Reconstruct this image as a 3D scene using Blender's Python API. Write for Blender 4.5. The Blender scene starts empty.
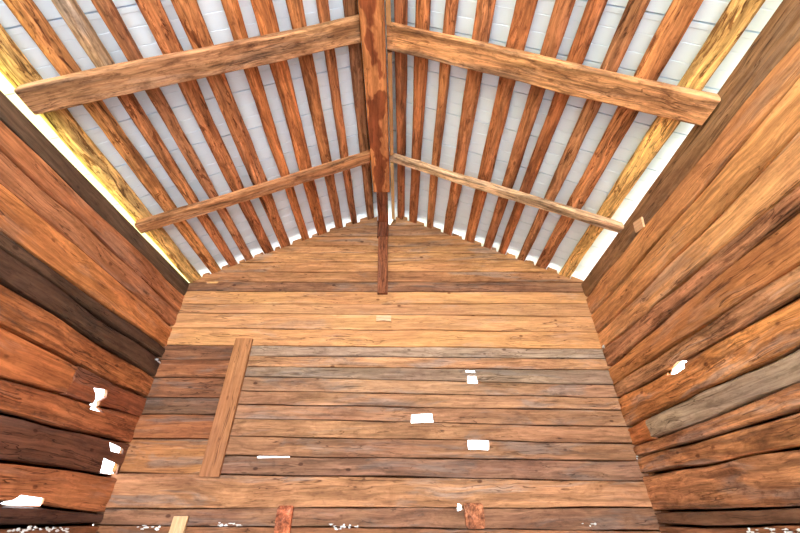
import bpy, bmesh, math, random
from mathutils import Vector, Matrix, noise

# ------------------------------------------------------------------ survey frame
# Measurements were taken in survey units from the eye point; 1 unit = 0.8 m and the eye is 1.6 m above the floor.
S, EYE = 0.8, 1.6
XL, XR, YB, YF = -3.28, 2.82, 5.0, -2.6        # inner faces of the left, right and back walls, open front
XRIDGE, ZRIDGE, TAN = -0.23, 4.56, 0.47        # underside of the roof poles
POLE = 0.16                                    # thickness of the roof poles
random.seed(7)
sc = bpy.context.scene
col = sc.collection

def W(x, y, z): return Vector((S * x, S * y, EYE + S * z))
def roof_z(x): return ZRIDGE - TAN * abs(x - XRIDGE)          # straight line of the rafters' tops
def lie_z(x):                                                  # where the poles lie: the roof is packed up a little mid-slope
    t = min(1.0, abs(x - XRIDGE) / 3.05)
    return roof_z(x) + (0.060 if x < XRIDGE else 0.032) * math.sin(math.pi * t) ** 0.8
def lie_x(z, side):                                            # inverse of lie_z on one slope
    a, b = 0.0, 6.0
    for _ in range(40):
        m = 0.5 * (a + b)
        if lie_z(XRIDGE + side * m) > z: a = m
        else: b = m
    return XRIDGE + side * a
def lin(c): return tuple(((v / 255) / 12.92) if v / 255 <= 0.04045 else (((v / 255) + 0.055) / 1.055) ** 2.4 for v in c)
def n1(x, s, o=0.0): return noise.noise(Vector((x, s * 7.31 + 0.37, o * 3.17 + 1.9)))
def n3(x, y, z): return noise.noise(Vector((x, y, z)))

# ------------------------------------------------------------------ materials
def new_mat(name):
    m = bpy.data.materials.new(name); m.use_nodes = True
    nt = m.node_tree; nt.nodes.clear()
    out = nt.nodes.new('ShaderNodeOutputMaterial'); b = nt.nodes.new('ShaderNodeBsdfPrincipled')
    nt.links.new(b.outputs[0], out.inputs[0])
    return m, nt, b

class G:
    """small helper to wire node graphs"""
    def __init__(self, nt): self.nt = nt
    def put(self, sock, v):
        if hasattr(v, 'is_output'): self.nt.links.new(v, sock)
        else: sock.default_value = v
    def math(self, op, a, b=0.0, clamp=False):
        n = self.nt.nodes.new('ShaderNodeMath'); n.operation = op; n.use_clamp = clamp
        self.put(n.inputs[0], a); self.put(n.inputs[1], b); return n.outputs[0]
    def vmath(self, op, a, b):
        n = self.nt.nodes.new('ShaderNodeVectorMath'); n.operation = op
        self.put(n.inputs[0], a); self.put(n.inputs[1], b); return n.outputs[0]
    def scale(self, v, k):
        n = self.nt.nodes.new('ShaderNodeVectorMath'); n.operation = 'SCALE'
        self.put(n.inputs[0], v); self.put(n.inputs['Scale'], k); return n.outputs[0]
    def noise(self, v, detail=3.0, rough=0.55, dist=0.0, scale=1.0):
        n = self.nt.nodes.new('ShaderNodeTexNoise')
        self.put(n.inputs['Vector'], v); n.inputs['Scale'].default_value = scale; n.inputs['Detail'].default_value = detail
        n.inputs['Roughness'].default_value = rough; n.inputs['Distortion'].default_value = dist
        return n.outputs['Fac']
    def step(self, v, lo, hi, a=0.0, b=1.0):
        n = self.nt.nodes.new('ShaderNodeMapRange'); n.interpolation_type = 'SMOOTHSTEP'
        self.put(n.inputs['Value'], v); n.inputs['From Min'].default_value = lo; n.inputs['From Max'].default_value = hi
        n.inputs['To Min'].default_value = a; n.inputs['To Max'].default_value = b
        return n.outputs[0]
    def mix(self, f, a, b, mode='MIX'):
        n = self.nt.nodes.new('ShaderNodeMix'); n.data_type = 'RGBA'; n.blend_type = mode
        self.put(n.inputs[0], f)
        for s, v in ((n.inputs[6], a), (n.inputs[7], b)):
            self.put(s, v if hasattr(v, 'is_output') else (*v[:3], 1.0))
        return n.outputs[2]

def wood(name, contrast=1.0, weather=0.4, knots=1.0, bark=0.0, grain=1.0, bump=0.5, saw=0.0):
    """weathered softwood: grain along the local X axis, tint from the object's own colour, seed from its alpha"""
    m, nt, b = new_mat(name); g = G(nt)
    tc = nt.nodes.new('ShaderNodeTexCoord').outputs['Object']
    oi = nt.nodes.new('ShaderNodeObjectInfo'); tint, seed = oi.outputs['Color'], oi.outputs['Alpha']
    off = nt.nodes.new('ShaderNodeCombineXYZ')
    g.put(off.inputs[0], g.math('MULTIPLY', seed, 91.7)); g.put(off.inputs[1], g.math('MULTIPLY', seed, 57.3)); g.put(off.inputs[2], g.math('MULTIPLY', seed, 33.1))
    p = g.vmath('ADD', tc, off.outputs[0])
    wob = g.noise(g.vmath('MULTIPLY', p, (1.6, 3.0, 3.0)), 2.0)
    wv = nt.nodes.new('ShaderNodeCombineXYZ')
    dw = g.math('MULTIPLY', g.math('SUBTRACT', wob, 0.5), 0.10)
    g.put(wv.inputs[1], dw); g.put(wv.inputs[2], dw)
    q = g.vmath('ADD', p, wv.outputs[0])
    fine = g.noise(g.vmath('MULTIPLY', q, (3.0, 55.0, 55.0)), 5.0, 0.68)
    streak = g.noise(g.vmath('MULTIPLY', q, (0.9, 17.0, 17.0)), 5.0, 0.66, 0.5)
    blotch = g.noise(g.vmath('MULTIPLY', p, (1.8, 5.0, 5.0)), 6.0, 0.68, 0.7)
    mott = g.noise(g.vmath('MULTIPLY', p, (12.0, 26.0, 26.0)), 5.0, 0.7)
    hue = g.noise(g.vmath('MULTIPLY', p, (0.8, 2.2, 2.2)), 3.0, 0.6)
    lo, hi = 1.0 - 0.46 * contrast, 1.0 + 0.40 * contrast
    c = g.mix(g.step(hue, 0.32, 0.68), g.mix(1.0, tint, (0.98, 0.93, 0.90), 'MULTIPLY'), g.mix(1.0, tint, (1.10, 1.12, 1.0), 'MULTIPLY'))
    c = g.mix(1.0, c, g.mix(g.step(streak, 0.32, 0.68), (lo, lo * 0.97, lo * 0.94), (hi, hi, hi)), 'MULTIPLY')
    c = g.mix(g.math('MULTIPLY', g.step(blotch, 0.46, 0.66), 0.8 * min(contrast, 1.2)), c, g.mix(1.0, c, (0.52, 0.47, 0.44), 'MULTIPLY'))
    c = g.mix(g.math('MULTIPLY', g.step(mott, 0.52, 0.68), 0.7 * contrast), c, g.mix(1.0, c, (0.52, 0.47, 0.44), 'MULTIPLY'))
    c = g.mix(g.math('MULTIPLY', g.step(fine, 0.38, 0.64), 0.75 * grain), g.mix(1.0, c, (1.20, 1.19, 1.17), 'MULTIPLY'), g.mix(1.0, c, (0.60, 0.53, 0.48), 'MULTIPLY'))
    if weather > 0:
        wn = g.noise(g.vmath('MULTIPLY', q, (0.9, 6.0, 6.0)), 5.0, 0.65, 0.7)
        gm = g.math('MULTIPLY', g.step(wn, 0.50, 0.66), weather)
        bw = nt.nodes.new('ShaderNodeRGBToBW'); nt.links.new(c, bw.inputs[0])
        gc = nt.nodes.new('ShaderNodeCombineColor')
        for i, k in enumerate((1.10, 0.94, 0.84)): g.put(gc.inputs[i], g.math('MULTIPLY', bw.outputs[0], k * 0.9))
        c = g.mix(gm, c, gc.outputs[0])
    if bark > 0:
        bn = g.noise(g.vmath('MULTIPLY', q, (3.2, 17.0, 17.0)), 5.0, 0.7, 1.3)
        bm_ = g.math('MULTIPLY', g.step(bn, 0.54, 0.61), bark)
        c = g.mix(bm_, c, g.mix(1.0, c, (0.36, 0.27, 0.22), 'MULTIPLY'))
        pn = g.noise(g.vmath('MULTIPLY', q, (2.4, 13.0, 13.0)), 4.0, 0.6, 0.8)
        c = g.mix(g.math('MULTIPLY', g.step(pn, 0.56, 0.66), 0.6 * bark), c, g.mix(1.0, c, (1.55, 1.6, 1.6), 'MULTIPLY'))
    if knots > 0:
        vo = nt.nodes.new('ShaderNodeTexVoronoi'); vo.inputs['Scale'].default_value = 1.0
        g.put(vo.inputs['Vector'], g.vmath('MULTIPLY', p, (4.6, 8.0, 8.0)))
        sep = nt.nodes.new('ShaderNodeSeparateColor'); nt.links.new(vo.outputs['Color'], sep.inputs[0])
        on = g.math('GREATER_THAN', sep.outputs[0], 0.62)
        kn = g.math('MULTIPLY', g.math('MULTIPLY', g.step(vo.outputs['Distance'], 0.07, 0.15, 1.0, 0.0), on), 0.85 * knots)
        c = g.mix(kn, c, g.mix(1.0, c, (0.25, 0.17, 0.14), 'MULTIPLY'))
    cr = g.noise(g.vmath('MULTIPLY', q, (0.9, 26.0, 26.0)), 2.0, 0.5, 0.3)
    crack = g.step(g.math('ABSOLUTE', g.math('SUBTRACT', cr, 0.53)), 0.004, 0.02, 1.0, 0.0)
    crack = g.math('MULTIPLY', crack, g.step(g.noise(g.vmath('MULTIPLY', p, (1.3, 5.0, 5.0)), 1.0), 0.46, 0.58))
    c = g.mix(g.math('MULTIPLY', crack, 0.7), c, g.mix(1.0, c, (0.16, 0.12, 0.10), 'MULTIPLY'))
    nt.links.new(c, b.inputs['Base Color'])
    g.put(b.inputs['Roughness'], 0.8); b.inputs['Specular IOR Level'].default_value = 0.25
    bp = nt.nodes.new('ShaderNodeBump'); bp.inputs['Strength'].default_value = bump; bp.inputs['Distance'].default_value = 0.006
    h = g.math('ADD', g.math('MULTIPLY', fine, 0.5), g.math('MULTIPLY', mott, 0.6))
    h = g.math('SUBTRACT', h, g.math('MULTIPLY', crack, 0.9))
    nt.links.new(h, bp.inputs['Height']); nt.links.new(bp.outputs[0], b.inputs['Normal'])
    return m

M_HEWN = wood('hewn_log_wood', 0.66, 0.28, 0.8, 0.0, 0.75, 0.9)
M_ROUGH = wood('blotched_log_wood', 1.15, 0.55, 0.9, 0.25, 0.9, 1.0)
M_PLANK = wood('sawn_board_wood', 0.74, 0.55, 1.0, 0.0, 0.75, 0.5)
M_SMOOTH = wood('clean_board_wood', 0.42, 0.3, 1.0, 0.0, 0.6, 0.4)
M_POLE = wood('peeled_pole_wood', 1.0, 0.12, 0.8, 0.65, 0.7, 0.9)
M_PEEL = wood('half_barked_pole_wood', 1.1, 0.1, 0.6, 1.0, 0.8, 1.0)
M_BARK = wood('bark_covered_pole_wood', 1.1, 0.6, 0.5, 0.5, 1.0, 1.0)
M_BEAM = wood('squared_beam_wood', 1.2, 0.3, 0.6, 0.4, 0.9, 0.9)
M_PALE = wood('fresh_board_wood', 0.35, 0.1, 0.5, 0.0, 0.6, 0.3)

def heart(name, c1, c2):
    """hewn beam: dark red heartwood winding through paler orange sapwood"""
    m = wood(name, 0.7, 0.0, 0.4, 0.2, 0.7, 0.7); nt = m.node_tree; g = G(nt)
    b = next(n for n in nt.nodes if n.type == 'BSDF_PRINCIPLED'); src = b.inputs['Base Color'].links[0].from_socket
    tc = nt.nodes.new('ShaderNodeTexCoord').outputs['Object']
    sx = nt.nodes.new('ShaderNodeSeparateXYZ'); nt.links.new(tc, sx.inputs[0])
    n = g.noise(g.vmath('MULTIPLY', tc, (2.6, 5.0, 5.0)), 3.0, 0.55, 0.3)
    v = g.math('SUBTRACT', g.math('ADD', n, 0.02), g.math('MULTIPLY', g.math('ABSOLUTE', g.math('SUBTRACT', sx.outputs[1], 0.02)), 1.6))
    nt.links.new(g.mix(g.step(v, 0.40, 0.45), g.mix(1.0, src, c1, 'MULTIPLY'), g.mix(1.0, src, c2, 'MULTIPLY')), b.inputs['Base Color'])
    return m
M_HEART = heart('ridge_heartwood', (1.35, 1.3, 1.15), (0.62, 0.42, 0.36))

def plain(name, c1, c2, sx=4.0, rough=0.8, bump=0.3):
    m, nt, b = new_mat(name); g = G(nt)
    tc = nt.nodes.new('ShaderNodeTexCoord').outputs['Object']
    n = g.noise(tc, 5.0, 0.6, 0.0, sx)
    nt.links.new(g.mix(g.step(n, 0.3, 0.7), c1, c2), b.inputs['Base Color'])
    b.inputs['Roughness'].default_value = rough
    bp = nt.nodes.new('ShaderNodeBump'); bp.inputs['Strength'].default_value = bump; bp.inputs['Distance'].default_value = 0.01
    nt.links.new(n, bp.inputs['Height']); nt.links.new(bp.outputs[0], b.inputs['Normal'])
    return m
M_SHEET = plain('white_roof_sheet', (0.74, 0.855, 0.98), (0.78, 0.89, 1.0), 1.6, 0.55, 0.05)
M_GRASS = plain('meadow_grass', (0.40, 0.44, 0.10), (0.55, 0.54, 0.20), 3.0, 0.95, 0.6)
M_YARD = plain('pale_gravel_yard', (0.52, 0.50, 0.47), (0.62, 0.60, 0.57), 9.0, 0.95, 0.5)
M_EARTH = plain('trodden_earth', (0.46, 0.44, 0.42), (0.58, 0.56, 0.54), 5.0, 0.95, 0.5)
M_CHINK = plain('white_lime_chinking', (0.72, 0.72, 0.70), (0.86, 0.86, 0.84), 30.0, 0.9, 0.4)
M_WEB = plain('grey_cobweb_tuft', (0.55, 0.55, 0.55), (0.70, 0.70, 0.72), 40.0, 0.95, 0.4)

# ------------------------------------------------------------------ object helpers
KA = 0.91
def tag(o, label=None, cat=None, group=None, kind=None):
    if label: o['label'] = label
    if cat: o['category'] = cat
    if group: o['group'] = group
    if kind: o['kind'] = kind
    return o

def empty(name, loc):
    o = bpy.data.objects.new(name, None); col.objects.link(o); o.location = loc; o.empty_display_size = 0.2
    return o

def link(name, me, mat, parent=None, mw=Matrix.Identity(4), rgb=None, seed=None):
    me.materials.append(mat)
    o = bpy.data.objects.new(name, me); col.objects.link(o)
    if parent is not None:
        o.parent = parent
        o.matrix_local = Matrix.Translation(-parent.location) @ mw      # the parents are unrotated Empties
    else: o.matrix_world = mw
    if rgb is not None:
        r, g_, b_ = lin(rgb); l = 0.3 * r + 0.6 * g_ + 0.1 * b_; st = (r - b_) / r
        o.color = (*[min(1.0, KA * (0.82 * v + 0.18 * l * k)) for v, k in ((r, 1 - 0.05 * st), (g_, 1 + 0.16 * st), (b_, 1 - 0.2 * st))], random.random() if seed is None else seed)
    return o

def mesh_from_rings(name, rings, smooth_deg=32):
    bm = bmesh.new(); vs = [[bm.verts.new(p) for p in r] for r in rings]; k = len(rings[0])
    for a, b in zip(vs, vs[1:]):
        for i in range(k): bm.faces.new((a[i], b[i], b[(i + 1) % k], a[(i + 1) % k]))
    bm.faces.new(vs[0]); bm.faces.new(list(reversed(vs[-1])))
    bmesh.ops.recalc_face_normals(bm, faces=bm.faces)
    me = bpy.data.meshes.new(name); bm.to_mesh(me); bm.free()
    for f in me.polygons: f.use_smooth = True
    me.set_sharp_from_angle(angle=math.radians(smooth_deg))
    return me

def frame(kind, o):
    """local X along the timber, local Y away from the room, local Z up; o = origin in metres"""
    r = {'back': Matrix.Identity(3),
         'left': Matrix(((0, -1, 0), (1, 0, 0), (0, 0, 1))),      # X -> +y, Y -> -x
         'right': Matrix(((0, 1, 0), (-1, 0, 0), (0, 0, 1)))}[kind]  # X -> -y, Y -> +x
    return Matrix.Translation(o) @ r.to_4x4()

def prism(pts, d0, d1, flare=0.0, shear=(0.0, 0.0)):
    """cutter: a closed outline (x, z) extruded along Y"""
    bm = bmesh.new(); cx = sum(p[0] for p in pts) / len(pts); cz = sum(p[1] for p in pts) / len(pts)
    a = [bm.verts.new((x, d0, z)) for x, z in pts]
    b = [bm.verts.new((cx + (x - cx) * (1 + flare) + shear[0] * d1, d1, cz + (z - cz) * (1 + flare) + shear[1] * d1)) for x, z in pts]
    a_ = [v.co.copy() for v in a]
    for v, c in zip(a, a_): v.co = c + Vector((shear[0] * d0, 0, shear[1] * d0))
    k = len(pts)
    bm.faces.new(a); bm.faces.new(list(reversed(b)))
    for i in range(k): bm.faces.new((a[i], b[i], b[(i + 1) % k], a[(i + 1) % k]))
    bmesh.ops.recalc_face_normals(bm, faces=bm.faces)
    me = bpy.data.meshes.new('cutter'); bm.to_mesh(me); bm.free()
    return me

def cut(me, cutters):
    """subtract the cutter meshes from a mesh given in the same local frame"""
    def area(m): return sum(p.area for p in m.polygons)
    for c in cutters:
        best = None
        for solver in ('EXACT', 'FAST'):
            o = bpy.data.objects.new('tmp', me); k = bpy.data.objects.new('tmp_cut', c)
            col.objects.link(o); col.objects.link(k)
            md = o.modifiers.new('b', 'BOOLEAN'); md.object = k; md.operation = 'DIFFERENCE'; md.solver = solver
            bpy.context.view_layer.update()
            dg = bpy.context.evaluated_depsgraph_get()
            new = bpy.data.meshes.new_from_object(o.evaluated_get(dg))
            bpy.data.objects.remove(o); bpy.data.objects.remove(k)
            if best is None or area(new) > area(best): best = new
            if area(best) > 0.8 * area(me): break
        if area(best) > 0.5 * area(me): me = best
    return me

def timber(xa, xb, top, bot, thick, groove=0.012, gdepth=0.04, bulge=0.0, rough=0.006, seed=0, step=0.16, nf=5, ovt=0.012):
    """a wall timber in metres. xa(h), xb(h): its two ends at height h; top(x), bot(x): its seams; local frame as in frame()"""
    L = xb(0.5 * (top(0) + bot(0))) - xa(0.5 * (top(0) + bot(0)))
    n = max(6, int(L / step)); rings = []
    for i in range(n + 1):
        t = i / n
        def X(h): return xa(h) + (xb(h) - xa(h)) * t
        xm = X(0.5 * (top(X(0)) + bot(X(0))))
        zt, zb = top(xm), bot(xm)
        gt = groove * (0.15 + 1.7 * max(0.0, 0.5 + 1.2 * n1(xm * 1.7, seed, 1)))
        gb = groove * (0.15 + 1.7 * max(0.0, 0.5 + 1.2 * n1(xm * 1.7, seed, 2)))
        H = zt - zb
        gt, gb = min(gt, H * 0.2), min(gb, H * 0.2)
        ov = 0.012
        ring = [(thick, zb - ov), (thick, zt + ovt), (gdepth, zt + ovt), (gdepth, zt - gt * 0.45), (0.010, zt - gt * 0.6), (0.0, zt - gt)]
        for k in range(1, nf):
            u = k / nf; h = zt - gt - u * (H - gt - gb)
            d = bulge * (1 - 4 * u * (1 - u)) + rough * 1.5 * n3(xm * 2.3, h * 9, seed * 3.3) + rough * n3(xm * 7, h * 21, seed * 1.7 + 9)
            ring.append((d, h))
        ring += [(0.0, zb + gb), (0.010, zb + gb * 0.6), (gdepth, zb + gb * 0.45), (gdepth, zb - ov)]
        rings.append([Vector((X(h), d, h)) for d, h in ring])
    return mesh_from_rings('timber', rings, 40)

# ------------------------------------------------------------------ side walls of hewn logs
def seams_linear(z_near, y_near, z_far, amp, sid):
    """seam height (metres, relative to the eye) as a function of y (metres)"""
    k = (z_far - z_near) / (YB - y_near)
    def f(y):
        u = y / S
        uu = max(u, y_near - 0.8)
        return S * (z_near + k * (uu - y_near)) + amp * n1(y * 1.1, sid, 0) + 0.45 * amp * n1(y * 3.7, sid, 5)
    return f

def side_wall(side, X, seams, colours, labels, thick, holes, splits={}, rough_set=()):
    name = 'wall_' + side
    w = empty(name, W(X, 1.2, -EYE / S))
    sgn = 1 if side == 'left' else -1
    o = W(X, 0, 0); fr = frame(side, o)
    fs = [seams_linear(zn, yn, zf, a, i + (0 if side == 'left' else 40)) for i, (zn, yn, zf, a) in enumerate(seams)]
    for i, rgb in enumerate(colours):
        # local x = +y on the left, -y on the right
        top = lambda x, f=fs[i]: f(sgn * x)
        bot = lambda x, f=fs[i + 1]: f(sgn * x)
        ends = sorted((sgn * S * YF, sgn * S * (YB + 0.0)))
        pieces = [(ends[0], ends[1], rgb)]
        if i in splits:
            ys, far_rgb = splits[i]; xs = sgn * S * ys
            pieces = [(ends[0], xs - 0.002, rgb if side == 'left' else far_rgb), (xs + 0.002, ends[1], far_rgb if side == 'left' else rgb)]
        for pi, (ea, eb, prgb) in enumerate(pieces):
            me = timber(lambda h: ea, lambda h: eb, top, bot, thick, groove=0.019, gdepth=0.065, bulge=0.005, rough=0.010, seed=i * 3 + pi * 17 + (1 if side == 'left' else 101), nf=7, step=0.12, ovt=0.012 if i else 0.0)
            cs = []
            for pts in holes:
                zs = [S * p[1] for p in pts]; xh = sgn * S * pts[0][0]
                if ea < xh < eb and min(zs) < top(xh) + 0.05 and max(zs) > bot(xh) - 0.05:
                    cs.append(prism([(sgn * S * y, S * z) for y, z in pts], -0.1, thick + 0.1, 0.3, (sgn * 0.8, 0.25)))
            if cs: me = cut(me, cs)
            ob = link('log', me, M_ROUGH if i in rough_set else M_HEWN, w, fr, prgb, (i * 0.137 + pi * 0.29 + (0.05 if side == 'left' else 0.61)) % 1.0)
            if labels.get(i) and prgb == rgb: ob['label'] = labels[i]
    return w

# seams: (height where the photo's edge cuts it, y there, height at the back corner, waviness in metres)
LS = [(2.77, 1.85, 2.875, 0.004), (2.56, 1.99, 2.60, 0.010), (2.31, 2.16, 2.36, 0.012), (2.00, 2.37, 2.04, 0.012), (1.87, 2.47, 1.89, 0.010),
      (1.655, 2.61, 1.63, 0.010), (1.35, 2.82, 1.35, 0.014), (1.01, 3.06, 1.11, 0.016), (0.76, 3.23, 0.82, 0.014), (0.43, 3.45, 0.47, 0.012),
      (0.15, 3.64, 0.12, 0.012), (-0.02, 3.76, 0.0, 0.010), (-0.34, 3.8, -0.32, 0.01), (-0.66, 3.8, -0.66, 0.01), (-1.0, 3.8, -1.0, 0.01), (-1.34, 3.8, -1.34, 0.01), (-1.68, 3.8, -1.68, 0.01), (-2.0, 3.8, -2.0, 0.0)]
LC = [(194, 116, 72), (188, 116, 78), (216, 130, 66), (96, 66, 52), (92, 62, 48), (188, 106, 52), (196, 106, 50), (178, 96, 52),
      (122, 72, 52), (190, 108, 62), (98, 62, 50), (150, 88, 54), (140, 84, 54), (130, 80, 54), (140, 84, 54), (130, 80, 54), (130, 80, 54)]
left_holes = [
    [(4.08, 1.20), (4.27, 1.235), (4.30, 1.17), (4.24, 1.12), (4.26, 1.06), (4.37, 1.03), (4.15, 1.02), (4.17, 1.11), (4.14, 1.16)],
    [(4.65, 0.765), (4.90, 0.74), (4.93, 0.69), (4.72, 0.69)],
    [(4.66, 0.60), (4.93, 0.57), (4.95, 0.47), (4.69, 0.47)],
    [(3.69, 0.118), (3.74, 0.15), (3.82, 0.205), (4.06, 0.195), (4.08, 0.125)]]
wl = side_wall('left', XL, LS, LC, {3: 'narrow dark grey-brown log', 4: 'dark grey-brown log', 8: 'dark purple-brown log', 10: 'thin dark log below the gap'}, 0.10, left_holes, {6: (3.76, (160, 82, 46))}, (5, 7))
tag(wl, 'left wall of hewn orange-brown logs with holes near the back corner', 'wall', kind='structure')

RS = [(2.85, 1.27, 2.86, 0.004), (2.61, 1.43, 2.55, 0.004), (2.30, 1.65, 2.24, 0.008), (2.00, 1.85, 2.01, 0.010), (1.84, 1.96, 1.77, 0.012), (1.53, 2.18, 1.53, 0.014),
      (1.35, 2.29, 1.35, 0.014), (1.06, 2.50, 1.00, 0.026), (0.82, 2.66, 0.79, 0.016), (0.66, 2.77, 0.66, 0.012), (0.45, 2.91, 0.48, 0.012), (0.11, 3.14, 0.12, 0.010), (-0.01, 3.23, -0.01, 0.008),
      (-0.34, 3.8, -0.32, 0.01), (-0.66, 3.8, -0.66, 0.01), (-1.0, 3.8, -1.0, 0.01), (-1.34, 3.8, -1.34, 0.01), (-1.68, 3.8, -1.68, 0.01), (-2.0, 3.8, -2.0, 0.0)]
RC = [(212, 140, 84), (222, 148, 88), (226, 156, 98), (196, 130, 90), (206, 128, 68), (192, 130, 88), (210, 130, 62), (176, 150, 130), (200, 128, 82), (196, 124, 74), (200, 130, 82),
      (128, 86, 64), (168, 106, 68), (140, 84, 54), (130, 80, 54), (140, 84, 54), (130, 80, 54), (130, 80, 54)]
right_holes = [[(3.93, 1.302), (3.86, 1.345), (3.72, 1.37), (3.64, 1.345), (3.66, 1.285), (3.78, 1.275)]]
wr = side_wall('right', XR, RS, RC, {3: 'darker brown log', 7: 'grey weathered log', 11: 'thin dark log'}, 0.10, right_holes, {7: (4.58, (196, 108, 52))}, (3, 5, 6, 8, 9, 10))
tag(wr, 'right wall of hewn golden-brown logs with one small daylight hole', 'wall', kind='structure')

ORD = ['first', 'second', 'third', 'fourth', 'fifth', 'sixth', 'seventh', 'eighth', 'ninth', 'tenth', 'eleventh']
left_poles = [(-0.49, .12, (150, 92, 60)), (-0.77, .10, (176, 102, 58)), (-1.03, .13, (178, 104, 58)), (-1.31, .16, (192, 108, 50)), (-1.58, .12, (190, 106, 50)), (-1.91, .165, (184, 108, 60)),
              (-2.17, .15, (176, 100, 56)), (-2.46, .115, (166, 102, 66)), (-2.69, .125, (176, 104, 60)), (-2.95, .145, (190, 120, 64)), (-3.235, .185, (222, 172, 96))]  # outermost pole: yellow daylight from the eave put into its tint
right_poles = [(-0.02, .11, (168, 92, 52)), (0.21, .125, (172, 94, 50)), (0.49, .10, (176, 104, 60)), (0.80, .15, (178, 104, 60)), (1.15, .16, (174, 98, 52)), (1.45, .135, (166, 96, 58)),
               (1.68, .13, (172, 94, 50)), (1.97, .125, (168, 106, 68)), (2.27, .165, (186, 112, 62)), (2.61, .165, (222, 168, 92))]  # last pole's tint has the yellow light at the right eave painted in
POLES = [(-1, x, w) for x, w, c in left_poles] + [(1, x, w) for x, w, c in right_poles]

# ------------------------------------------------------------------ back wall of sawn boards
wb = empty('wall_back', W(-0.23, YB, -EYE / S))
tag(wb, 'back gable wall of horizontal weathered boards under the roof', 'wall', kind='structure')
frb = frame('back', W(0, YB, 0))
TOPUP = 0.065                                  # the gable boards reach up between the poles, which lie in notches
def gable_l(h, j=0.0):
    z = h / S; return S * max(XL - 0.10, lie_x(z - TOPUP, -1) + j)
def gable_r(h, j=0.0):
    z = h / S; return S * min(XR + 0.10, lie_x(z - TOPUP, 1) - j)
def flat_seam(za, zb_, amp, sid):      # heights at x = -1.38 and x = 1.85 (survey)
    k = (zb_ - za) / 3.2
    return lambda x: S * (za + k * (x / S + 1.38)) + amp * n1(x * 0.9, sid + 90, 0) + amp * 0.4 * n1(x * 4, sid + 90, 3)

def rect(x0, z0, x1, z1, j=0.012):
    r = random.Random(int((x0 + z0) * 1000))
    q = lambda: r.uniform(-j, j)
    return [(x0 + q(), z0 + q()), ((x0 + x1) / 2, z0 + q() * 0.5), (x1 + q(), z0 + q()), (x1 + q(), z1 + q()), ((x0 + x1) / 2, z1 + q() * 0.5), (x0 + q(), z1 + q())]
back_holes = [rect(0.14, 1.05, 0.41, 1.165), rect(0.82, 0.75, 1.09, 0.865), rect(0.90, 1.545, 1.04, 1.655), rect(0.89, 1.695, 1.02, 1.74, 0.006),
              rect(-1.72, 0.660, -1.33, 0.682, 0.003), rect(-3.03, 3.10, -2.84, 3.15, 0.008), rect(0.64, 0.135, 0.70, 0.195, 0.01)]

BT = 0.055
def board(za, zb2, xa, xb, rgb, seed, label=None):
    me = timber(xa, xb, za, zb2, BT, groove=0.0062, gdepth=0.034, bulge=0.0, rough=0.0035, seed=seed, step=0.14, nf=4)
    cs = []
    lo_x, hi_x = xa(za(0)), xb(za(0))
    for pts in back_holes:
        xs = [S * p[0] for p in pts]; zs = [S * p[1] for p in pts]
        cx = sum(xs) / len(xs)
        if lo_x < cx < hi_x and min(zs) < za(cx) + 0.02 and max(zs) > zb2(cx) - 0.02:
            cs.append(prism([(S * x, S * z) for x, z in pts], -0.1, BT + 0.1, 0.0))
    for side, x, wd in POLES:
        zu = lie_z(x) - 0.006; zl = min(za(0), zb2(0)) / S; hw = wd * 0.56 + 0.012
        if zu < max(za(S * x), zb2(S * x)) / S + 0.02 and S * (x + hw) > xa(zl * S) - 0.2 and S * (x - hw) < xb(zl * S) + 0.2:
            cs.append(prism([(S * (x - hw), S * (zu + TAN * hw * side)), (S * (x + hw), S * (zu - TAN * hw * side)), (S * (x + hw), S * (zu + 0.35)), (S * (x - hw), S * (zu + 0.35))], -0.1, BT + 0.1))
    if zb2(0) > S * 4.05: cs.append(prism([(S * -0.40, S * 4.305), (S * -0.07, S * 4.305), (S * -0.07, S * 4.9), (S * -0.40, S * 4.9)], -0.1, BT + 0.1))
    if cs: me = cut(me, cs)
    ob = link('board', me, M_SMOOTH if 19 <= seed <= 22 else M_PLANK, wb, frb, rgb, (seed * 0.0917) % 1.0)
    if label: ob['label'] = label

top_s = [(4.52, 4.52), (4.275, 4.275), (4.053, 4.053), (3.838, 3.838), (3.693, 3.693), (3.512, 3.552), (3.317, 3.325), (3.130, 3.130), (2.961, 2.949), (2.740, 2.745), (2.572, 2.539), (2.330, 2.291), (2.070, 2.041)]
top_c = [(176, 122, 78), (160, 108, 74), (172, 114, 70), (196, 136, 84), (198, 136, 84), (192, 130, 80), (178, 118, 76), (150, 100, 72), (208, 144, 90), (196, 138, 94), (212, 150, 98), (212, 148, 92)]
fs = [flat_seam(a, b_, 0.005 if 0 < i else 0.0, i) for i, (a, b_) in enumerate(top_s)]
for i, rgb in enumerate(top_c):
    j = [0.0, 0.02, 0.0, 0.015, 0.03, 0.0, 0.01, 0.02, 0, 0, 0, 0][i]
    board(fs[i], fs[i + 1], lambda h, j=j: gable_l(h, j), lambda h, j=j: gable_r(h, j), rgb, 11 + i, 'pale golden board' if i in (10, 11) else ('darker brown board' if i == 7 else None))
XJ = -2.20                                            # joint under the upright plank
rt = [(2.070, 2.041), (1.924, 1.895), (1.768, 1.740), (1.624, 1.550), (1.439, 1.381), (1.268, 1.218), (1.091, 1.026), (0.887, 0.831), (0.672, 0.634), (0.477, 0.432)]
rc = [(166, 138, 120), (190, 134, 94), (152, 122, 104), (170, 122, 92), (172, 120, 88), (166, 114, 84), (172, 118, 84), (160, 108, 78), (146, 100, 80)]
fr_ = [flat_seam(a, b_, 0.004, 30 + i) for i, (a, b_) in enumerate(rt)]
for i, rgb in enumerate(rc):
    board(fr_[i] if i else fs[-1], fr_[i + 1], lambda h: S * XJ, lambda h: S * (XR + 0.10), rgb, 31 + i, 'grey weathered board' if i in (0, 2) else None)
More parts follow.
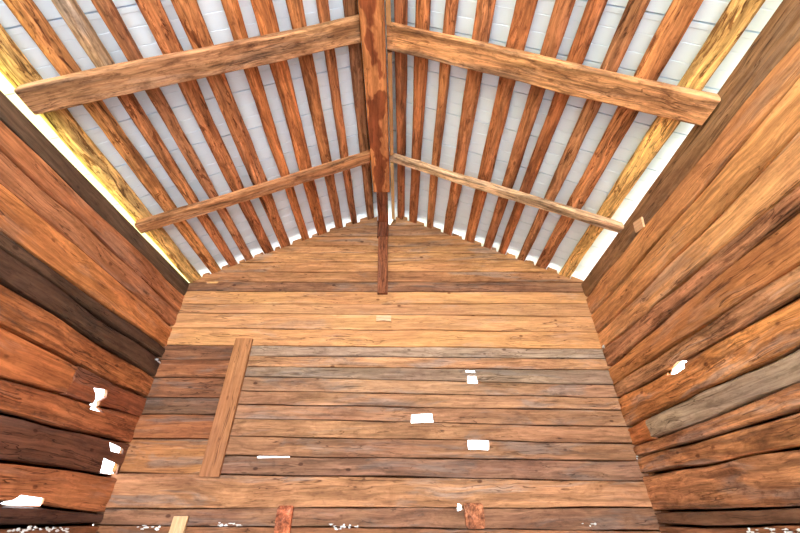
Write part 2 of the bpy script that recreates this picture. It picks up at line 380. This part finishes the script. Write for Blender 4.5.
lt = [2.070, 1.867, 1.617, 1.356, 1.145, 0.854, 0.480]
lc = [(132, 84, 58), (160, 96, 60), (142, 86, 58), (122, 84, 64), (158, 90, 52), (176, 112, 62)]
fl = [flat_seam(a, a - 0.02 * i / 5, 0.006, 50 + i) for i, a in enumerate(lt)]
fl[-1] = fr_[-1]
for i, rgb in enumerate(lc):
    board(fl[i] if i else fs[-1], fl[i + 1], lambda h: S * (XL - 0.10), lambda h: S * (XJ - 0.002), rgb, 61 + i)
bt = [None, (0.153, 0.158), (-0.02, -0.048), (-0.3, -0.3), (-0.6, -0.6), (-0.9, -0.9), (-1.2, -1.2), (-1.6, -1.6), (-2.0, -2.0)]
bc = [(182, 122, 84), (146, 98, 74), (150, 92, 60), (150, 92, 60), (140, 86, 58), (140, 86, 58), (140, 86, 58), (140, 86, 58)]
fb = [fr_[-1]] + [flat_seam(a, b_, 0.006, 70 + i) for i, (a, b_) in enumerate(bt[1:])]
for i, rgb in enumerate(bc):
    board(fb[i], fb[i + 1], lambda h: S * (XL - 0.10), lambda h: S * (XR + 0.10), rgb, 71 + i)

# ------------------------------------------------------------------ squared timbers
def beam(p0, p1, up, width, height, taper=0.0, rough=0.006, wane=0.012, seed=0, step=0.12, endcut=(0.0, 0.0), bend=0.0):
    """a hewn beam from p0 to p1 (world metres, on the middle of its underside); returns mesh, matrix. endcut shears the ends along local Y"""
    ax = (p1 - p0); L = ax.length; ax.normalize()
    zz = (up - ax * up.dot(ax)).normalized(); yy = zz.cross(ax)
    mw = Matrix.Translation(p0) @ Matrix((ax, yy, zz)).transposed().to_4x4()
    n = max(4, int(L / step)); rings = []
    for i in range(n + 1):
        t = i / n; x = L * t; w = width * (1 - taper * t) * 0.5; ring = []
        dy = bend * n1(x * 0.6, seed, 8)
        c = [wane * (0.4 + 1.2 * abs(n1(x * 1.3, seed, k))) for k in range(4)]
        pts = [(-w + c[0], 0), (-w * .33, 0), (w * .33, 0), (w - c[1], 0), (w, c[1]), (w, height * .5), (w, height - c[2]), (w - c[2], height), (-w + c[3], height), (-w, height - c[3]), (-w, height * .5), (-w, c[0])]
        for k, (y, z) in enumerate(pts):
            dz = rough * (0.7 * n3(x * 2.5, y * 6 + seed, z * 6) + 0.5 * n3(x * 8, y * 14 + seed, z * 14))
            dd = rough * (0.7 * n3(x * 2.5, y * 6 + seed + 50, z * 6) + 0.5 * n3(x * 8, y * 14 + seed + 50, z * 14))
            zc = 0.0 if z >= height - 1e-6 else abs(dz)
            sh = (endcut[0] * (1 - t) + endcut[1] * t) * y
            ring.append(Vector((x + sh, y + dd + dy, z + zc)))
        rings.append(ring)
    return mesh_from_rings('beam', rings, 38), mw

UP = Vector((0, 0, 1))
def put_beam(name, p0, p1, width, height, rgb, label, cat, up=UP, mat=None, seed=0, parent=None, **k):
    me, mw = beam(p0, p1, up, width, height, seed=seed, **k)
    o = link(name, me, mat or M_BEAM, parent, mw, rgb, (seed * 0.173) % 1.0)
    if label: tag(o, label, cat)
    return o

# top plates of the side walls: (underside, top) heights at both ends
for side, X, zb0, zb1, zt0, zt1, rgb, lab, sd in (
        ('left', XL, 2.74, 2.875, 2.955, 3.11, (102, 76, 62), 'dark grey-brown squared beam capping the left log wall', 3),
        ('right', XR, 2.85, 2.86, 3.185, 3.10, (156, 110, 76), 'dull brown squared beam capping the right log wall', 4)):
    sg = -1 if side == 'left' else 1
    th = 0.085
    fr = frame(side, W(X, 0, 0)); rings = []
    a0, a1, a2, a3 = LS[0] if side == 'left' else RS[0]
    fplate = seams_linear(a0, a1, a2, a3, 0 if side == 'left' else 40)
    n = 52
    for i in range(n + 1):
        y = S * (YF + (YB + 0.20 - YF) * i / n); u = y / S
        t = (max(u, 0.8) - 1.8) / 3.1
        zb = fplate(y) + 0.004; zt = S * (zt0 + (zt1 - zt0) * t)
        x = y if side == 'left' else -y
        ring = []
        c1, c2 = 0.012 + 0.012 * abs(n1(x, sd, 1)), 0.010 + 0.010 * abs(n1(x, sd, 2))
        pts = [(th, zb), (th, zt), (c2, zt), (0, zt - c2), (0, zb + 0.66 * (zt - zb)), (0, zb + 0.33 * (zt - zb)), (0, zb + c1), (c1, zb)]
        for d, z in pts:
            dd = 0 if d == th else 0.006 * n3(x * 2, z * 8, sd) + 0.004 * n3(x * 8, z * 20, sd)
            ring.append(Vector((x, d + abs(dd) * 0.9, z + (0.006 * n3(x * 1.6, d * 3, sd + 5) if abs(z - zt) < 1e-6 else 0))))
        rings.append(ring)
    if side == 'right': rings.reverse()
    o = link('wall_plate', mesh_from_rings('plate', rings, 35), M_HEWN, None, fr, rgb, 0.31 if side == 'left' else 0.77)
    tag(o, lab, 'beam', kind='thing')

# ridge beam with its narrowed tail, on which the king post hangs
rb = empty('ridge_beam', W(-0.29, 1.0, 4.32))
tag(rb, 'long reddish-brown hewn beam running under the roof ridge', 'ridge beam')
put_beam('trunk', W(-0.29, YF, 4.30), W(-0.29, 4.23, 4.31), 0.26 * S, 0.135 * S, (178, 108, 66), None, None, mat=M_HEART, seed=9, parent=rb, wane=0.012, rough=0.007)
put_beam('tail', W(-0.287, 4.20, 4.315), W(-0.287, 5.22, 4.315), 0.175 * S, 0.13 * S, (150, 74, 42), 'narrowed end of the beam at the gable', None, seed=10, parent=rb, wane=0.008, rough=0.004)
kp = empty('king_post', W(-0.287, 4.92, 2.90))
tag(kp, 'short red-brown post hanging from the ridge beam against the back wall', 'post')
put_beam('post_shaft', W(-0.266, 4.945, 2.90), W(-0.285, 4.945, 4.00), 0.16 * S, 0.09 * S, (150, 82, 50), None, None, up=Vector((0, 1, 0)), seed=12, parent=kp, wane=0.006, rough=0.003)
put_beam('post_head', W(-0.29, 4.935, 4.00), W(-0.29, 4.935, 4.309), 0.185 * S, 0.095 * S, (132, 66, 40), 'darker notched head of the post', None, up=Vector((0, 1, 0)), seed=13, parent=kp, wane=0.006, rough=0.003)

# two pairs of rafters
RH = 0.15
def rafter(side, y0, y1, h, rgb, label, seed, mat, taper=0.0):
    ym = 0.5 * (y0 + y1)
    cosr = 1 / math.sqrt(1 + TAN * TAN)
    hv = h
    if side < 0: xa, xb = -0.430, XL + 0.012
    else: xa, xb = -0.145, XR - 0.03
    p0 = W(xa, ym, roof_z(xa) - hv - 0.004); p1 = W(xb, ym, roof_z(xb) - hv - 0.004)
    nrm = Vector((TAN * side, 0, 1)).normalized()
    # the ends are cut plumb: shift them along the beam at the top
    me, mw = beam(p0, p1, nrm, (y1 - y0) * S, hv * S * cosr, rough=0.008, wane=0.014, seed=seed, taper=taper, bend=0.02)
    for v in me.vertices:                                   # plumb-cut ends
        v.co.x -= v.co.z * TAN
    return tag(link('rafter', me, mat, None, mw, rgb, (seed * 0.173) % 1.0), label, 'rafter')
rafter(-1, 1.79, 2.03, 0.105, (184, 128, 90), 'thick grey-brown rafter nearest the viewer on the left roof slope', 21, M_BEAM)
rafter(1, 1.87, 2.145, 0.095, (216, 148, 96), 'thick waney brown rafter nearest the viewer on the right roof slope', 22, M_BEAM)
rafter(-1, 3.53, 3.695, 0.10, (196, 130, 86), 'slim brown rafter nearer the back wall on the left roof slope', 23, M_BEAM)
rafter(1, 3.60, 3.735, 0.09, (224, 180, 146), 'slim pale brown rafter nearer the back wall on the right roof slope', 24, M_BEAM)

# ------------------------------------------------------------------ roof poles
def pole(side, x, w, rgb, label, seed, mat, y0=YF, y1=YB + 0.24, h=POLE, wobble=0.012):
    z = lie_z(x); cosr = 1 / math.sqrt(1 + TAN * TAN)
    nrm = Vector((TAN * side, 0, 1)).normalized()
    o = W(x, 0, z) + nrm * 0.004
    ax = Vector((0, 1, 0)); yy = nrm.cross(ax)
    mw = Matrix.Translation(o) @ Matrix((ax, yy, nrm)).transposed().to_4x4()
    H = (h * S - 0.008) * cosr; wid = w * S
    n = 60; rings = []; k = 14
    for i in range(n + 1):
        y = S * (y0 + (y1 - y0) * i / n)
        tw = (1.03 + 0.06 * max(0.0, min(5.0, 5.0 - y / S))) * (1 + 0.0) + 0.10 * n1(y * 0.9, seed, 1) + 0.07 * n1(y * 3.1, seed, 2)
        dy = wobble * n1(y * 0.55, seed, 3) + 0.004 * n1(y * 2.3, seed, 4)
        ring = []
        for a in range(k):
            th = 2 * math.pi * a / k
            e = 0.75
            cy = math.copysign(abs(math.cos(th)) ** e, math.cos(th)); cz = math.copysign(abs(math.sin(th)) ** e, math.sin(th))
            rr = 1 + 0.10 * n3(y * 2.2, math.cos(th) * 1.2 + seed, math.sin(th) * 1.2) + 0.05 * n3(y * 8, math.cos(th) * 3 + seed, math.sin(th) * 3)
            py = dy + cy * wid * 0.5 * tw * rr
            pz = H * 0.5 + cz * H * 0.5 * min(1.0, rr)
            ring.append(Vector((y, py, min(max(pz, 0.0), H))))
        rings.append(ring)
    return tag(link('roof_pole', mesh_from_rings('pole', rings, 60), mat, None, mw, [min(250, v * 1.09 + 6) for v in rgb], (seed * 0.217) % 1.0), label, 'roof pole', 'peeled poles laid under the roof sheets')

for i, (x, w, c) in enumerate(left_poles):
    lab = 'roof pole on the left slope, %s down from the ridge' % ORD[i]
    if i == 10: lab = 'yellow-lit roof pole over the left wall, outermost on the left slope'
    if i == 9: lab = 'streaky orange roof pole next above the outermost on the left slope'
    if i == 8:      # this row is two poles meeting on the near rafter
        lab = 'streaky roof pole on the left slope, ninth down from the ridge, beyond the near rafter'
        pole(-1, x, w, c, lab, 31 + i, M_PEEL, y0=1.90)
        pole(-1, x - 0.005, 0.125, (176, 142, 112), 'grey-beige bark-covered roof pole on the left slope ending at the near rafter', 59, M_BARK, y1=1.89)
        continue
    pole(-1, x, w, c, lab, 31 + i, M_PEEL if i >= 5 else M_POLE)
for i, (x, w, c) in enumerate(right_poles):
    lab = 'roof pole on the right slope, %s down from the ridge' % ORD[i]
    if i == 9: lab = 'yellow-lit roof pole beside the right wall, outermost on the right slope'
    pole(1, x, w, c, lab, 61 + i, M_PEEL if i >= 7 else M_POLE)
# slim pale batten tucked beside the ridge beam
put_beam('ridge_batten', W(-0.122, YF, 4.405), W(-0.122, 1.862, 4.405), 0.05 * S, 0.09 * S, (206, 150, 96), 'slim pale batten beside the ridge beam in front of the near right rafter', 'batten', mat=M_PALE, seed=81, wane=0.003, rough=0.002)
put_beam('ridge_batten', W(-0.118, 2.165, 4.405), W(-0.118, 3.585, 4.405), 0.05 * S, 0.09 * S, (190, 132, 84), 'slim pale batten beside the ridge beam between the two right rafters', 'batten', mat=M_PALE, seed=82, wane=0.003, rough=0.002)
put_beam('ridge_batten', W(-0.118, 3.75, 4.405), W(-0.118, 4.98, 4.405), 0.05 * S, 0.09 * S, (206, 160, 110), 'slim pale batten beside the ridge beam ending at the back wall', 'batten', mat=M_PALE, seed=83, wane=0.003, rough=0.002)

# ------------------------------------------------------------------ roof sheets
ce = empty('ceiling', W(XRIDGE, 1.2, ZRIDGE + 0.2))
tag(ce, 'white roof sheets with cross seams seen from below between the poles', 'roof', kind='structure')
PITCH = 0.48
for side in (-1, 1):
    nrm = Vector((TAN * side, 0, 1)).normalized()
    xe = (XL - 0.70) if side < 0 else (XR + 0.75)
    a = W(XRIDGE, 0, ZRIDGE) + nrm * (POLE * S / math.sqrt(1 + TAN * TAN) + 0.006) ; b2 = W(xe, 0, roof_z(xe)) + nrm * (POLE * S / math.sqrt(1 + TAN * TAN) + 0.006)
    a -= (b2 - a).normalized() * (0.075 if side < 0 else 0.075)
    prof = []          # (y, depth of the underside above the plane)
    k0 = math.floor((YF - 0.3) / PITCH); k1 = math.ceil((YB + 1.3) / PITCH)
    for k in range(k0, k1):
        y = k * PITCH
        prof += [(y + 0.008, 0.0), (y + 0.05, 0.0), (y + 0.055, 0.004), (y + 0.16, 0.004), (y + 0.163, 0.007), (y + 0.170, 0.007), (y + 0.173, 0.003), (y + 0.315, 0.003), (y + 0.318, 0.007), (y + 0.325, 0.007), (y + 0.328, 0.002),
                 (y + PITCH - 0.006, 0.0), (y + PITCH - 0.0055, 0.035), (y + PITCH + 0.0075, 0.035)]
    bm = bmesh.new(); NS = 14
    def at(k):
        t = k / NS; p = a + (b2 - a) * t
        return p + Vector((0, 0, S * (lie_z(p.x / S) - roof_z(p.x / S))))
    cols = [[bm.verts.new(at(k) + Vector((0, S * y, 0)) + nrm * d) for k in range(NS + 1)] for (y, d) in prof]
    topc = [[bm.verts.new(at(k) + Vector((0, S * y, 0)) + nrm * 0.06) for k in range(NS + 1)] for y in (prof[0][0], prof[-1][0])]
    for p, q in zip(cols, cols[1:]):
        for k in range(NS): bm.faces.new((p[k], p[k + 1], q[k + 1], q[k]))
    for k in range(NS):
        bm.faces.new((topc[0][k], topc[1][k], topc[1][k + 1], topc[0][k + 1]))
        bm.faces.new((cols[0][k + 1], cols[0][k], topc[0][k], topc[0][k + 1])); bm.faces.new((cols[-1][k], cols[-1][k + 1], topc[1][k + 1], topc[1][k]))
    for e in (0, NS): bm.faces.new([c[e] for c in cols] + [topc[1][e], topc[0][e]])
    bmesh.ops.recalc_face_normals(bm, faces=bm.faces)
    off = Matrix.Translation(-ce.location)
    me = bpy.data.meshes.new('sheet'); bm.to_mesh(me); bm.free()
    link('roof_sheet', me, M_SHEET, ce, Matrix.Identity(4))

# unseen boards added outside the back gable, blocking ground light at the pole gaps
for side in (-1, 1):
    xe = (XL - 0.70) if side < 0 else (XR + 0.75)
    nrm = Vector((TAN * side, 0, 1)).normalized()
    p0, p1 = W(XRIDGE, YB + 0.30, ZRIDGE - 0.12), W(xe, YB + 0.30, roof_z(xe) - 0.12)
    me, mw = beam(p0, p1, nrm, 0.05 * S, 0.265 * S, wane=0.003, rough=0.002, seed=110 + side)
    link('light_block_board', me, M_PLANK, ce, mw, (170, 120, 84), 0.5)

# ------------------------------------------------------------------ things on the back wall
put_beam('upright_plank', W(-2.205, YB - 0.006, 0.455), W(-2.195, YB - 0.006, 2.165), 0.235 * S, 0.045 * S, (176, 112, 70), 'upright brown plank nailed over the board joint on the back wall', 'plank', up=Vector((0, -1, 0)), mat=M_PALE, seed=91, wane=0.004, rough=0.003)
put_beam('leaning_board', W(-2.40, YB - 0.16, -EYE / S + 0.005), W(-2.40, YB - 0.02, 0.075), 0.155 * S, 0.03 * S, (228, 182, 136), 'pale fresh-sawn board standing against the back wall near the left corner', 'board', up=Vector((0, -1, 0.06)), mat=M_PALE, seed=92, wane=0.002, rough=0.001)
def stub(x, z0, z1, w, rgb, label, seed):
    me, mw = beam(W(x, YB - 0.055, 0.5 * (z0 + z1)) - Vector((0, 0, S * (z1 - z0) * 0.5)), W(x, YB - 0.006, 0.5 * (z0 + z1)) - Vector((0, 0, S * (z1 - z0) * 0.5)), UP, w * S, (z1 - z0) * S, wane=0.022, rough=0.01, seed=seed)
    return tag(link('log_end', me, M_BEAM, None, mw, rgb, (seed * 0.37) % 1.0), label, 'log end')
stub(-1.27, -0.10, 0.175, 0.17, (206, 104, 62), 'sawn orange log end poking through the back wall nearer the left side', 93)
stub(0.82, -0.04, 0.20, 0.20, (190, 108, 72), 'sawn reddish log end poking through the back wall nearer the right side', 94)
put_beam('wood_block', W(-0.345, YB - 0.013, 2.48), W(-0.13, YB - 0.013, 2.48), 0.085 * S, 0.036 * S, (240, 196, 160), 'small pale wooden block on the back wall below the king post', 'block', up=Vector((0, -1, 0)), mat=M_PALE, seed=95, wane=0.003, rough=0.002)
me, mw = beam(W(XR - 0.002, 3.30, 2.885), W(XR - 0.002, 3.45, 2.925), Vector((-1, 0, 0)), 0.13 * S, 0.025 * S, wane=0.008, rough=0.004, seed=96)
tag(link('wood_block', me, M_PALE, None, mw, (240, 190, 150), 0.4), 'small pale wooden block on the beam capping the right wall', 'block')

# ------------------------------------------------------------------ lime chinking and cobwebs, parts of the walls they stick to
def flakes(parent, axis, fixed, u0, u1, z0, n, seed, mat=None, name='chinking', sz=0.012):
    """a thin broken smear of white lime along a seam: one mesh per smear"""
    rd = random.Random(seed); bm = bmesh.new()
    for _ in range(n):
        t = bmesh.ops.create_icosphere(bm, subdivisions=1, radius=1.0)['verts']
        u = S * rd.uniform(u0, u1); z = EYE + S * (z0 + rd.gauss(0, sz)); a, c = rd.uniform(0.006, 0.026), rd.uniform(0.003, 0.010)
        for v in t:
            k = rd.uniform(0.6, 1.3)
            d, e, f = v.co.x * a * k, v.co.y * 0.008, v.co.z * c * k
            v.co = Vector((u + d, S * fixed + e, z + f)) if axis == 'x' else Vector((S * fixed + e, u + d, z + f))
    me = bpy.data.meshes.new(name); bm.to_mesh(me); bm.free()
    link(name, me, mat or M_CHINK, parent)
flakes(wb, 'x', 4.995, -2.02, -1.72, 0.005, 14, 1)
flakes(wb, 'x', 4.995, -0.78, -0.45, -0.02, 16, 2)
flakes(wb, 'x', 4.995, -2.86, -2.62, -0.03, 9, 3)
flakes(wb, 'x', 4.995, 1.95, 2.15, 0.0, 5, 4)
flakes(wl, 'y', XL + 0.005, 3.85, 4.55, -0.035, 34, 5)
flakes(wr, 'y', XR - 0.005, 3.15, 3.75, -0.04, 26, 6)
flakes(wl, 'y', XL + 0.012, 4.86, 4.99, 1.83, 7, 8, M_WEB, 'cobweb', 0.02)
flakes(wr, 'y', XR - 0.012, 4.90, 4.99, 2.03, 6, 9, M_WEB, 'cobweb', 0.02)
flakes(wr, 'y', XR - 0.012, 4.94, 4.99, 0.66, 3, 10, M_WEB, 'cobweb', 0.012)

# ------------------------------------------------------------------ floor and the land outside (seen only as light through the gaps)
def slab(name, x0, x1, y0, y1, z0, z1, mat, label, cat):
    bm = bmesh.new(); bmesh.ops.create_cube(bm, size=1.0)
    for v in bm.verts: v.co = Vector(((v.co.x) * (x1 - x0), v.co.y * (y1 - y0), v.co.z * (z1 - z0)))
    me = bpy.data.meshes.new(name); bm.to_mesh(me); bm.free()
    return tag(link(name, me, mat, None, Matrix.Translation(((x0 + x1) / 2, (y0 + y1) / 2, (z0 + z1) / 2))), label, cat, kind='structure')
slab('floor', S * (XL - 0.2), S * (XR + 0.2), S * YF, S * (YB + 0.12), -0.1, 0.0, M_EARTH, 'pale dusty earth floor of the log barn', 'floor')
slab('ground', -40, 40, -40, 40, -0.5, -0.15, M_YARD, 'pale gravel yard all around the barn', 'ground')
slab('meadow', S * XR + 4.5, 38, -12, S * YB + 12, -0.149, -0.05, M_GRASS, 'unseen yellow-green meadow added right of the barn for yellow bounce light', 'ground')  # unseen, added to bounce yellow light onto the right eave
slab('meadow', -38, S * XL - 0.25, -12, S * YB + 12, -0.149, -0.05, M_GRASS, 'sunlit yellow-green meadow along the left wall of the barn', 'ground')

# ------------------------------------------------------------------ light
w = bpy.data.worlds.new('sky'); sc.world = w; w.use_nodes = True
bg = w.node_tree.nodes['Background']; bg.inputs[0].default_value = (0.86, 0.93, 1.0, 1); bg.inputs[1].default_value = 3.2
sl = bpy.data.lights.new('sun', 'SUN'); sl.energy = 5.5; sl.angle = math.radians(1.0); sl.color = (1.0, 0.95, 0.86)
so = bpy.data.objects.new('sun', sl); col.objects.link(so)
so.rotation_euler = Vector((0.45, -0.38, -0.85)).to_track_quat('-Z', 'Y').to_euler()

# ------------------------------------------------------------------ camera
cd = bpy.data.cameras.new('camera'); cd.sensor_width = 36.0; cd.lens = 377.0 / 800.0 * 36.0; cd.clip_start = 0.05
co = bpy.data.objects.new('camera', cd); col.objects.link(co)
co.location = (0, 0, EYE); co.rotation_euler = (math.radians(90 + 34.4), 0, 0)
sc.camera = co
sc.view_settings.view_transform = 'Standard'; sc.view_settings.look = 'None'; sc.view_settings.gamma = 1.0
sc.view_settings.use_curve_mapping = False; sc.view_settings.exposure = 1.85
sc.cycles.max_bounces = 10; sc.cycles.diffuse_bounces = 8; sc.cycles.use_denoising = True
sc.cycles.sample_clamp_indirect = 6.0
